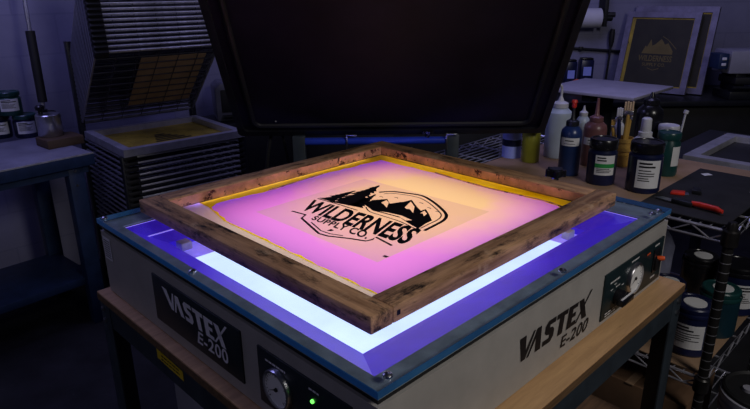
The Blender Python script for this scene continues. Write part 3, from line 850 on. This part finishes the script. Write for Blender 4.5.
def squeeze(name, label, loc, r, h, body, cap, tip, noz=.06, paper=None, rz=0, group=None, tipcol=None):
    t = thing(name, label, 'squeeze bottle', loc, rz, group)
    MB().m(body).lathe([(r*.92, 0), (r, .006), (r, h*.80), (r*.93, h*.88), (r*.62, h*.95), (r*.5, h*.97)], 28).build('body', t)
    MB().m(cap).lathe([(r*.58, h*.965), (r*.60, h*.97), (r*.60, h*1.05), (r*.42, h*1.075), (r*.30, h*1.085)], 20).build('cap', t)
    n = MB().m(cap).lathe([(r*.30, h*1.08), (r*.20, h*1.12), (r*.11, h*1.08+noz)], 14); n.build('nozzle', t)
    if tip: MB().m(tip).lathe([(r*.16, h*1.08+noz*.70), (r*.24, h*1.08+noz*.78), (r*.22, h*1.08+noz*1.0), (r*.30, h*1.08+noz*1.04), (r*.24, h*1.08+noz*1.18), (.0001, h*1.08+noz*1.2)], 12).build('tip_cap', t)
    if paper:
        lb_ = flat().m('paper')
        def band(aa, ab, za, zb, e, n=10):
            for k in range(n):
                p, q = aa+(ab-aa)*k/n, aa+(ab-aa)*(k+1)/n
                lb_._f([lb_.bm.verts.new(((r+e)*math.cos(x_), (r+e)*math.sin(x_), z_)) for x_, z_ in ((p, za), (q, za), (q, zb), (p, zb))])
        band(R(-150), R(-40), h*paper[0], h*paper[1], .0008)
        lb_.m('ink'); band(R(-120), R(-75), h*(paper[0]*.4+paper[1]*.6), h*(paper[0]*.3+paper[1]*.7), .0014); band(R(-125), R(-65), h*(paper[0]*.75+paper[1]*.25), h*(paper[0]*.7+paper[1]*.3), .0014)
        lb_.build('paper_label', t)
    return t

def fc(u, v): p = uw(u, v, 0); return face_cam(p[0], p[1])
g = 'ink bottles on the top wire shelf'
jar('pigment_jar', 'pale blue banded jar just under the lid corner, first of the bottle row', 'jar', uw(1.445, .742, ST), .034, .125, 'paleblue', 'navy', 1, fc(1.44, .74), g, lines=False, stripe='navy', lab=(.0, .95), span=170, pcol='paleblue')
jar('pigment_jar', 'olive yellow jar between the pale blue jar and the wash bottle', 'jar', uw(1.435, .655, ST), .032, .135, 'olive', 'olive', None, 0, g)
wbt = squeeze('wash_bottle', 'frosted wash bottle with bent white spout', uw(1.563, .622, ST), .047, .19, 'frosted', 'whitep', None, .02, None, 0, g)
MB().m('whitep').tube(smoothline([Vector(p) for p in ((0, 0, .19*1.08), (0, 0, .245), (-.004, -.002, .262), (-.018, -.008, .266), (-.026, -.012, .256), (-.028, -.013, .242))], 4), .0048, 8).build('spout', wbt)
squeeze('squeeze_bottle', 'white-capped pale bottle behind the navy squeeze bottle', uw(1.635, .565, ST), .025, .155, 'frosted', 'whitep', None, .02, None, 0, g)
squeeze('squeeze_bottle', 'navy squeeze bottle with red tip', uw(1.381, .474, ST), .0345, .172, 'navybottle', 'darksteel', 'red', .055, (.60, .76), fc(1.4, .455), g)
squeeze('squeeze_bottle', 'pinkish brown squeeze bottle behind the green-striped jar', uw(1.542, .470, ST), .039, .163, 'pinkbrown', 'pinkbrown', None, .06, (.48, .64), fc(1.55, .457), g)
squeeze('squeeze_bottle', 'small white bottle between the brown bottle and the brushes', uw(1.69, .455, ST), .022, .14, 'whitep', 'whitep', None, .012, None, 0, g)
jar('ink_jar', 'black ink jar with green-striped white label', 'ink jar', uw(1.365, .352, ST), .0445, .146, 'navy', 'blackgloss', 1, fc(1.385, .345)+R(14), g, lidh=.03, stripe='green', lab=(.24, .68), span=80)
jar('ink_jar', 'black ink jar with plain white label nearest the cutting mat', 'ink jar', uw(1.38, .222, ST), .0495, .155, 'navy', 'blackgloss', 1, fc(1.40, .213)+R(16), g, lidh=.03, lab=(.12, .68), span=84)
jar('ink_jar', 'dark teal glass jar holding a stirring stick', 'ink jar', uw(1.60, .240, ST), .0375, .145, 'darkteal', 'darkteal', 1, fc(1.6, .22)+R(50), g, lidh=.022, lines=False, lab=(.25, .7), span=50)
stk = thing('stirring_stick', 'thin pale stick leaning on the rim of the dark teal jar', 'stick', uw(1.655, .242, ST), 0)
MB().m('whitep').tube([(0.005, 0, 0), (.022, -.004, .20)], .0035, 8).build('shaft', stk)
MB().m('whitep').tube([(.0215, -.004, .198), (.0235, -.0045, .208)], .008, 8).build('tip', stk)
tall = squeeze('squeeze_bottle', 'tall black bottle behind the white-topped bottle', uw(1.76, .375, ST), .045, .205, 'blackgloss', 'blackgloss', None, .02, None, 0, g)
wt = squeeze('squeeze_bottle', 'white bottle with tall flip cap behind the plain-labelled jar', uw(1.505, .283, ST), .036, .146, 'whitep', 'whitep', None, .012, None, 0, g)
MB().m('whitep').lathe([(.016, .154), (.017, .158), (.0155, .196), (.011, .200)], 16).build('flip_cap', wt)
MB().m('black').lathe([(.0362, .112), (.0346, .122)], 28, cap=False).build('neck_band', wt)
jar('ink_jar', 'white-lidded jar behind the dark teal jar', 'ink jar', uw(1.74, .295, ST), .036, .138, 'darksteel', 'whitep', None, 0, g)

# brush holder
bh = thing('brush_holder', 'yellow tiered brush holder between the two black jars', 'brush holder', uw(1.615, .400, ST), fc(1.615, .400))
h_ = MB().m('yellowp').lathe([(.034, 0), (.036, .003), (.036, .036), (.027, .04), (.027, .050), (.034, .053), (.034, .064), (.030, .067), (.030, .082), (.036, .084), (.036, .098), (.033, .098), (.028, .056), (.0001, .054)], 24, cap=False)
h_.build('cup', bh)
def brush(label, du, dx, lean, L, hm, wide, bm_):
    p = uw(1.615, .400, ST+.06)
    t = thing('brush', label, 'brush', (p[0]+du, p[1]+dx, p[2]), fc(1.615, .400), 'brushes in the yellow holder')
    d = Vector((lean, .0, 1)).normalized()
    MB().m(hm).tube([d*0, d*L*.3, d*L*.72], [.005, .0075, .006], 10).build('handle', t)
    M = Matrix.Translation(d*L*.70)
    MB().m('steel').box((-wide, -.005, 0), (wide, .005, L*.10), .001, M).build('ferrule', t)
    b = MB().m(bm_)
    k = max(3, int(wide/.004))
    for j in range(k):
        xx = -wide + (j+.5)*2*wide/k
        b.box((xx-.0032, -.004, L*.10), (xx+.0032, .004, L*(.28+.015*(j % 2))), .001, M)
    b.build('bristles', t)
brush('wide brush with tan bristles, tallest in the yellow holder', .006, .004, .03, .165, 'yellowp', .016, 'bristle')
brush('brush with navy handle and pale edge in the yellow holder', -.014, -.006, -.09, .145, 'navy', .010, 'whitep')
brush('short brush with yellow handle at the left of the yellow holder', -.020, .010, -.22, .10, 'yellowp', .006, 'yellowp')
brush('brush with yellow handle and tan tip at the back of the holder', .014, .012, .07, .14, 'yellowp', .008, 'bristle')

# knife, scraps on the mat
def along(p, q): return math.atan2(q[1]-p[1], q[0]-p[0])
kp, kq = uw(1.318, .150, SM), uw(1.301, -.036, SM)
kt = thing('utility_knife', 'utility knife with red handle lying on the cutting mat', 'knife', kp, along(kp, kq))
KL = (Vector(kq)-Vector(kp)).length
MB().m('steel').prism([(-.005, -.006), (.03, -.012), (.055, -.010), (.055, .010), (.01, .013)], .002, .005).build('blade', kt)
MB().m('darksteel').box((.045, -.012, 0), (.105, .012, .014), .004).build('body', kt)
MB().m('red').tube([(.10, 0, .010), (.12, .0, .011), (.17, -.003, .011), (KL-.012, -.006, .010), (KL, -.007, .009)], [.007, .0085, .0085, .0075, .005], 12).build('handle', kt)
sp = thing('ink_scraper', 'small red scraper lying behind the utility knife', 'scraper', uw(1.40, .123, SM), TH+R(-60))
MB().m('red').prism([(-.022, -.012), (.018, -.016), (.024, .012), (-.012, .016)], 0, .008, None, .002).build('grip', sp)
MB().m('steel').prism([(.018, -.014), (.030, -.012), (.032, .010), (.022, .011)], .001, .003).build('blade', sp)
sp = thing('ink_scraper', 'dark grey scraper lying beside the red one on the mat', 'scraper', uw(1.45, .085, SM), TH+R(20))
MB().m('darksteel').prism([(-.022, -.012), (.018, -.010), (.022, .012), (-.018, .014)], 0, .012, None, .002).build('grip', sp)
MB().m('steel').prism([(.018, -.009), (.027, -.008), (.028, .010), (.020, .010)], .001, .003).build('blade', sp)
for lab, u, v, a_ in (('white paper scrap at the back of the cutting mat', 1.67, .130, 15), ('tiny white paper scrap near the edge of the cutting mat', 1.56, -.035, 50)):
    s_ = .016 if 'tiny' not in lab else .006
    t = flat().m('paper'); t.poly([(-s_, -s_*.7, .001), (s_*.9, -s_*.8, .0012), (s_, s_*.6, .002), (-s_*.7, s_*.8, .0012)])
    t = tag(t.build('paper_scrap', smooth=False), lab, 'paper scrap', 'paper scraps on the mat'); t.location = uw(u, v, SM); t.rotation_euler = (0, 0, R(a_))

# buckets on the middle shelf
SB = .4552
g = 'buckets on the middle wire shelf'
def bucket(label, u, v, r, h, body, lid, paper, disc, rot=12):
    t = jar('ink_bucket', label, 'bucket', uw(u, v, SB), r, h, body, lid, paper, fc(u, v)+R(rot), g, lidh=.018, lab=(.18, .68), span=100)
    MB().m(lid).lathe([(r*1.03, h-.030), (r*1.05, h-.026), (r*1.05, h-.020), (r*1.02, h-.016)], 28, cap=False).build('rim', t)
    if disc: MB().m('paper').lathe([(r*.52, h-.002), (r*.52, h+.0006), (.0001, h+.0007)], 24, Matrix.Translation((.004, -.004, 0)), cap=False).build('lid_label', t)
    return t
bucket('navy ink bucket with white label standing just behind the shelf post', 1.335, .005, .062, .158, 'navy', 'navy', 1, 1, -10)
bucket('teal ink bucket with white disc on its lid, right of the navy bucket', 1.50, -.02, .058, .155, 'tealbucket', 'darkteal', None, 1)
bucket('navy ink bucket with side label, farthest right on the middle shelf', 1.70, -.015, .066, .17, 'navy', 'blackgloss', 1, 0, 20)
bucket('dark ink bucket behind the navy bucket, beside the bench corner', 1.49, .135, .055, .13, 'darkteal', 'navy', None, 1)
bucket('black ink bucket behind the teal bucket', 1.73, .115, .058, .15, 'blackgloss', 'blackgloss', None, 1)
# grey plastic bag hanging at the back of the middle shelf
def blob(name, label, cat, loc, sx, sy, sz, m, seed, seg=24, rings=14):
    rr = random.Random(seed); ph = [rr.random()*6.28 for _ in range(8)]
    b = MB().m(m); R_ = []
    for i in range(rings+1):
        th = math.pi*i/rings; row = []
        for j in range(seg):
            a_ = 2*math.pi*j/seg
            w = 1 + .10*math.sin(3*a_+ph[0]+2*th) + .07*math.sin(5*a_+ph[1]-3*th) + .06*math.sin(7*th+ph[2]+2*a_)
            row.append(b.bm.verts.new((sx*math.sin(th)*math.cos(a_)*w, sy*math.sin(th)*math.sin(a_)*w, max(0, sz*(1-math.cos(th))*.5*(1+.05*math.sin(4*a_+ph[3]))))))
        R_.append(row)
    for p, q in zip(R_, R_[1:]):
        for j in range(seg): b._f([p[j], p[(j+1) % seg], q[(j+1) % seg], q[j]])
    t = thing(name, label, cat, loc)
    b.build('bag', t, angle=80)
    return t, m
t, _ = blob('cloth_bundle', 'crumpled grey cloth bundle on the middle shelf behind the buckets', 'cloth', uw(1.60, .275, SB), .10, .09, .30, 'cloth', 3)
MB().m('cloth').tube(smoothline([Vector((-.02, 0, .27)), Vector((-.03, 0, .31)), Vector((-.015, .01, .35))], 4), [.05]*4+[.035]*4+[.03], 12).build('knot', t)

# carton low on the shelving unit and lidded bucket on the floor in front of it
ct = thing('carton', 'brown carton on the bottom shelf of the wire unit', 'box', uw(1.30, .06, .1205), TH)
MB().m('boxbrown').box((-.07, -.11, 0), (.20, .22, .20), .003).build('box', ct)
MB().m('card').box((-.073, .045, .198), (.203, .07, .202)).build('tape', ct)
fb = thing('floor_bucket', 'big grey ribbed bucket with black lid on the floor beside the wire unit', 'bucket', uw(1.375, -.205, 0), R(20))
rB = .100
MB().m('greybox').lathe([(rB*.86, 0), (rB*.88, .01), (rB*.97, .30), (rB*1.06, .305), (rB*1.06, .318), (rB*.99, .322), (rB*1.06, .328), (rB*1.06, .340), (rB*1.0, .345), (rB*1.08, .352), (rB*1.08, .37), (rB*1.02, .372)], 36).build('pail', fb)
MB().m('black').lathe([(rB*1.02, .372), (rB*1.02, .382), (rB*.96, .386), (rB*.90, .378), (.0001, .378)], 36, cap=False).build('lid', fb)
MB().m('greybox').lathe([(.016, .378), (.016, .388), (.0001, .389)], 14, Matrix.Translation((-.03, .02, 0)), cap=False).build('bung', fb)

# ------------------------------------------------------------------ side table with flat screen, right edge
sd = thing('side_table', 'dark side table beyond the wire shelving unit', 'table', (OX, OY, 0), TH)
MB().m('darksteel').box((1.885, -.55, .86), (2.55, .40, .88), .002).build('tabletop', sd)
for u in (1.90, 2.50):
    for v in (-.53, .35): MB().m('darksteel').box((u, v, 0), (u+.04, v+.04, .861), .002).build('leg', sd)
screen('printing_screen', 'aluminium screen with black mesh lying flat on the side table', .50, .60, .045, .03, uw(1.88, -.32, .8805), TH, 'alu', 'mesh_dark')

# ------------------------------------------------------------------ pale platen board on its stand
pl = thing('platen_stand', 'pale flat board on a dark stand below the leaning screens', 'stand', (1.243, 3.27, 0), R(45))
MB().m('platen').box((-.25, -.25, .985), (.25, .25, 1.0), .002).build('board', pl)
MB().m('darksteel').box((-.22, -.03, .95), (.22, .03, .985), .003).build('arm', pl)
MB().m('darksteel').lathe([(.04, .03), (.04, .951)], 16).build('column', pl)
MB().m('darksteel').box((-.22, -.22, 0), (.22, .22, .03), .005).build('base', pl)

# ------------------------------------------------------------------ back counter, leaning screens, wall things
bc = thing('back_counter', 'dark counter along the back wall carrying the leaning screens', 'counter', (0, 0, 0))
MB().m('darksteel').box((.95, 3.65, .82), (3.3, 4.29, .85), .003).build('countertop', bc)
MB().m('black').box((1.0, 3.70, .02), (3.25, 4.27, .821), .003).build('carcass', bc)
def lean_screen(label, x, y, w, h, rx, rz, big):
    t = thing('printing_screen', label, 'printing screen', (x, y, .858), 0, 'screens leaning on the back wall')
    t.rotation_euler = (R(90-rx), 0, R(rz))
    rw, th = .036, .03
    f = MB().m('aludim'); ring(f, (0, 0, w, h), (rw, rw, w-rw, h-rw), -th, 0); f.build('frame', t)
    b = .022
    g = MB().m('mesh_y'); ring(g, (rw-.002, rw-.002, w-rw+.002, h-rw+.002), (rw+b, rw+b*.4, w-rw-b*.25, h-rw-b*.4), -.012, -.010); g.build('mesh', t)
    e = MB().m('emul_dark').box((rw+b, rw+b*.4, -.012), (w-rw-b*.25, h-rw-b*.4, -.0098)).build('emulsion', t)
    if big:
        l = flat().m('logo_y'); P = lambda X, Y: (X*w, Y*h, -.0092)
        V, F = text2d('WILDERNESS', .02); put2d(l, V, F, quadmap((.27, .46), (.73, .46), (.27, .385), (.73, .385), P))
        V, F = text2d('SUPPLY CO.', .012); put2d(l, V, F, quadmap((.34, .365), (.66, .365), (.34, .325), (.66, .325), P))
        l.poly([P(*p) for p in ((.30, .48), (.34, .58), (.36, .56), (.40, .66), (.43, .58), (.47, .60), (.54, .67), (.60, .60), (.64, .62), (.72, .52), (.72, .48))])
        strip(l, [(.55*w, .70*h), (.63*w, .66*h), (.76*w, .55*h)], .004, lambda a_, b_: (a_, b_, -.0092))
        strip(l, [(.42*w, .30*h), (.50*w, .275*h), (.58*w, .30*h)], .004, lambda a_, b_: (a_, b_, -.0092))
        l.build('stencil_artwork', t, smooth=False)
    return t
lean_screen('front leaning screen showing a yellow mountain stencil', 1.605, 4.13, .45, .51, 16, -40, True)
lean_screen('back leaning screen behind the mountain stencil screen', 1.672, 4.160, .50, .54, 14, -40, False)

cd = thing('wall_conduit', 'thin dark conduit running along the back wall', 'pipe', (0, 4.285, 0))
MB().m('darksteel').tube([(.6, 0, 1.165), (2.6, 0, 1.02)], .009, 10).build('pipe', cd)
for x_ in (1.42, 1.9): MB().m('darksteel').box((x_-.012, -.012, 1.165-(x_-.6)*.0725-.014), (x_+.012, .014, 1.165-(x_-.6)*.0725+.014), .002).build('clip', cd)
pr_ = thing('paper_roll', 'white paper roll on a black wall holder', 'paper roll', (1.30, 4.20, 1.31))
MB().m('paperroll').tube([(-.16, 0, 0), (.195, 0, 0)], .063, 24).build('roll', pr_)
MB().m('darksteel').tube([(.19, 0, 0), (.275, 0, 0)], .02, 12).build('spindle', pr_)
MB().m('black').box((.215, -.02, -.055), (.24, .1, .20), .003).build('bracket', pr_)
MB().m('black').tube([(.23, 0, .02), (.29, -.01, .02)], .017, 10).build('end_knob', pr_)
hk = thing('hanging_scraper', 'long scraper with black handle hanging on the back wall', 'tool', (1.612, 4.262, .90))
MB().m('black').tube([(0, 0, .22), (0, 0, .25), (0, 0, .31), (.003, 0, .335)], [.010, .017, .018, .012], 12).build('handle', hk)
MB().m('darksteel').tube([(-.008, 0, .0), (0, 0, .22)], .0075, 8).build('shaft', hk)
MB().m('steel').tube([(.003, .0, .33), (.003, .036, .335)], .004, 8).build('hook', hk)
sh = thing('wall_shelf', 'dark shelf on the back wall beside the lid', 'shelf', (1.27, 4.15, .875))
MB().m('darksteel').box((-.25, -.12, 0), (.25, .145, .022), .002).build('board', sh)
for x_ in (-.2, .2): MB().m('darksteel').prism([(0, 0), (.14, 0), (.14, -.024)], -.008, .008, Matrix.Translation((x_, .0, 0)) @ Matrix(((0,0,1,0),(1,0,0,0),(0,1,0,0),(0,0,0,1)))).build('bracket', sh)
g = 'containers on the wall shelf'
def tin(label, x_, w, h_, labp):
    t = thing('dark_container', label, 'container', (x_, 4.11, .8975), 0, g)
    MB().m('navy').box((-w/2, -.035, 0), (w/2, .035, h_), .006).build('body', t)
    MB().m('blackgloss').box((-w/2*.9, -.03, h_), (w/2*.9, .03, h_+.012), .004).build('lid', t)
    l = flat().m('paleblue'); l.poly([(-w*.3, -.0356, h_*labp[0]), (w*.32, -.0356, h_*labp[0]), (w*.32, -.0356, h_*labp[1]), (-w*.3, -.0356, h_*labp[1])]); l.build('paper_label', t, smooth=False)
tin('dark blue container with pale label, right one on the wall shelf', 1.405, .085, .155, (.35, .72))
tin('dark blue container with pale label, left one on the wall shelf', 1.30, .075, .145, (.25, .62))
ob = thing('orange_tool', 'orange-handled tool lying in front of the dark containers', 'tool', (1.345, 4.055, .8975), R(8))
MB().m('orange').tube([(-.05, 0, .012), (-.01, 0, .022), (.03, 0, .016), (.05, 0, .010)], [.009, .016, .014, .007], 10).build('handle', ob)
MB().m('darksteel').tube([(.045, 0, .011), (.085, .0, .008)], .005, 8).build('shaft', ob)

# press machine on the counter, right edge
pm = thing('bench_press', 'dark bench machine with a pale cover on the back counter', 'machine', (2.44, 3.775, .8505), 0)
MB().m('darksteel').box((-.30, -.10, 0), (.45, .10, .05), .006).build('base', pm)
MB().m('darksteel').box((-.27, -.08, .05), (-.21, .08, .17), .006).build('upright', pm)
MB().m('black').box((-.28, -.10, .09), (.45, .10, .135), .01).build('bed', pm)
MB().m('darksteel').tube([(-.30, -.115, .075), (.45, -.115, .075)], .010, 10).build('bar', pm)
MB().m('darksteel').box((.40, -.10, .05), (.45, .10, .17), .006).build('upright', pm)
MB().m('greybox').box((-.33, -.10, .155), (.45, .10, .29), .010).build('cover', pm)
c_ = MB().m('bluepaint').box((-.405, -.11, .185), (-.345, .0, .275), .006).build('control_box', pm)
MB().m('darksteel').box((-.36, -.06, .20), (-.31, -.02, .24), .002).build('control_arm', pm)
for z_ in (.205, .238):
    MB().m('silver').box((-.388, -.114, z_), (-.362, -.109, z_+.016), .001).build('button', c_)

sc_ = thing('dark_filler', 'dark cabinet-shaped block added to darken the wall below the raised lid', 'cabinet', (.12, 3.95, 0))  # made-up cabinet, put in to darken the wall under the lid
MB().m('darksteel').box((-.60, -.24, .04), (.66, .30, .98), .006).build('carcass', sc_)
for x_ in (-.58, .05):
    d_ = MB().m('black').box((x_, -.258, .07), (x_+.58, -.24, .95), .004).build('door', sc_)
    MB().m('steel').tube([(x_+.52 if x_ < 0 else x_+.06, -.27, .45), (x_+.52 if x_ < 0 else x_+.06, -.27, .58)], .006, 8).build('handle', d_)

# ------------------------------------------------------------------ light
def area(name, loc, target, size, energy, col, sy=None):
    l = bpy.data.lights.new(name, 'AREA'); l.energy = energy; l.color = col; l.size = size
    if sy: l.shape = 'RECTANGLE'; l.size_y = sy
    o = bpy.data.objects.new(name, l); COL.objects.link(o); o.location = loc
    o.rotation_euler = (Vector(target)-Vector(loc)).to_track_quat('-Z', 'Y').to_euler()
    return o
area('room_light', (1.5, -.3, 2.5), (.6, 1.1, .8), .7, 22, (1, .95, .90))
area('side_fill', (-1.9, -.5, 2.3), (-.3, 1.2, .85), .8, 4.5, (.75, .72, 1.))  # fill lamp added to brighten the unit's left side
area('back_light', (.9, 2.6, 2.75), (1.2, 3.6, .8), 1.0, 12, (.50, .48, 1.))
area('left_light', (-1.7, 2.2, 2.7), (-1.5, 3.1, .9), .8, 11, (.42, .41, 1.))
# warm area lamp added under the screen, shining up to light it
c = uw(.535, .51, GZ-.055)
la = area('screen_fill', c, (c[0], c[1], 3), .66, 1.42, (1., .76, .64), .64)
la.rotation_euler = (math.pi, 0, TH)

for a_, b_, n_ in (((.895, .34), (.895, .84), 'violet_fill_right'), ((.20, .872), (.80, .872), 'violet_fill_left')):   # violet lamps added under the far rails to tint lid and bottles
    p_ = Vector(uw(*[(x_+y_)/2 for x_, y_ in zip(a_, b_)], GZ-.014)); ln = math.dist(a_, b_)
    l_ = area(n_, p_, p_ + Vector((0, 0, 1)), ln, 1.1, (.16, .14, 1.), .025)
    l_.rotation_euler = (math.pi, 0, TH + (math.pi/2 if a_[0] == b_[0] else 0))
w = bpy.data.worlds.new('World'); scene.world = w; w.use_nodes = True
w.node_tree.nodes['Background'].inputs[0].default_value = (.24, .28, .62, 1)
w.node_tree.nodes['Background'].inputs[1].default_value = .02

# ------------------------------------------------------------------ camera
cam = bpy.data.cameras.new('camera'); co = bpy.data.objects.new('camera', cam); COL.objects.link(co)
cam.sensor_width = 36; cam.lens = 610.5/750*36; cam.clip_start = .02
PIT, ROLL = .3381, -.0106
co.matrix_world = Matrix.Translation((0, 0, 1.5)) @ Matrix.Rotation(math.pi/2 - PIT, 4, 'X') @ Matrix.Rotation(ROLL, 4, 'Z')
scene.camera = co
scene.view_settings.view_transform = 'Standard'
scene.view_settings.look = 'None'
scene.view_settings.exposure = .18
scene.view_settings.gamma = .88
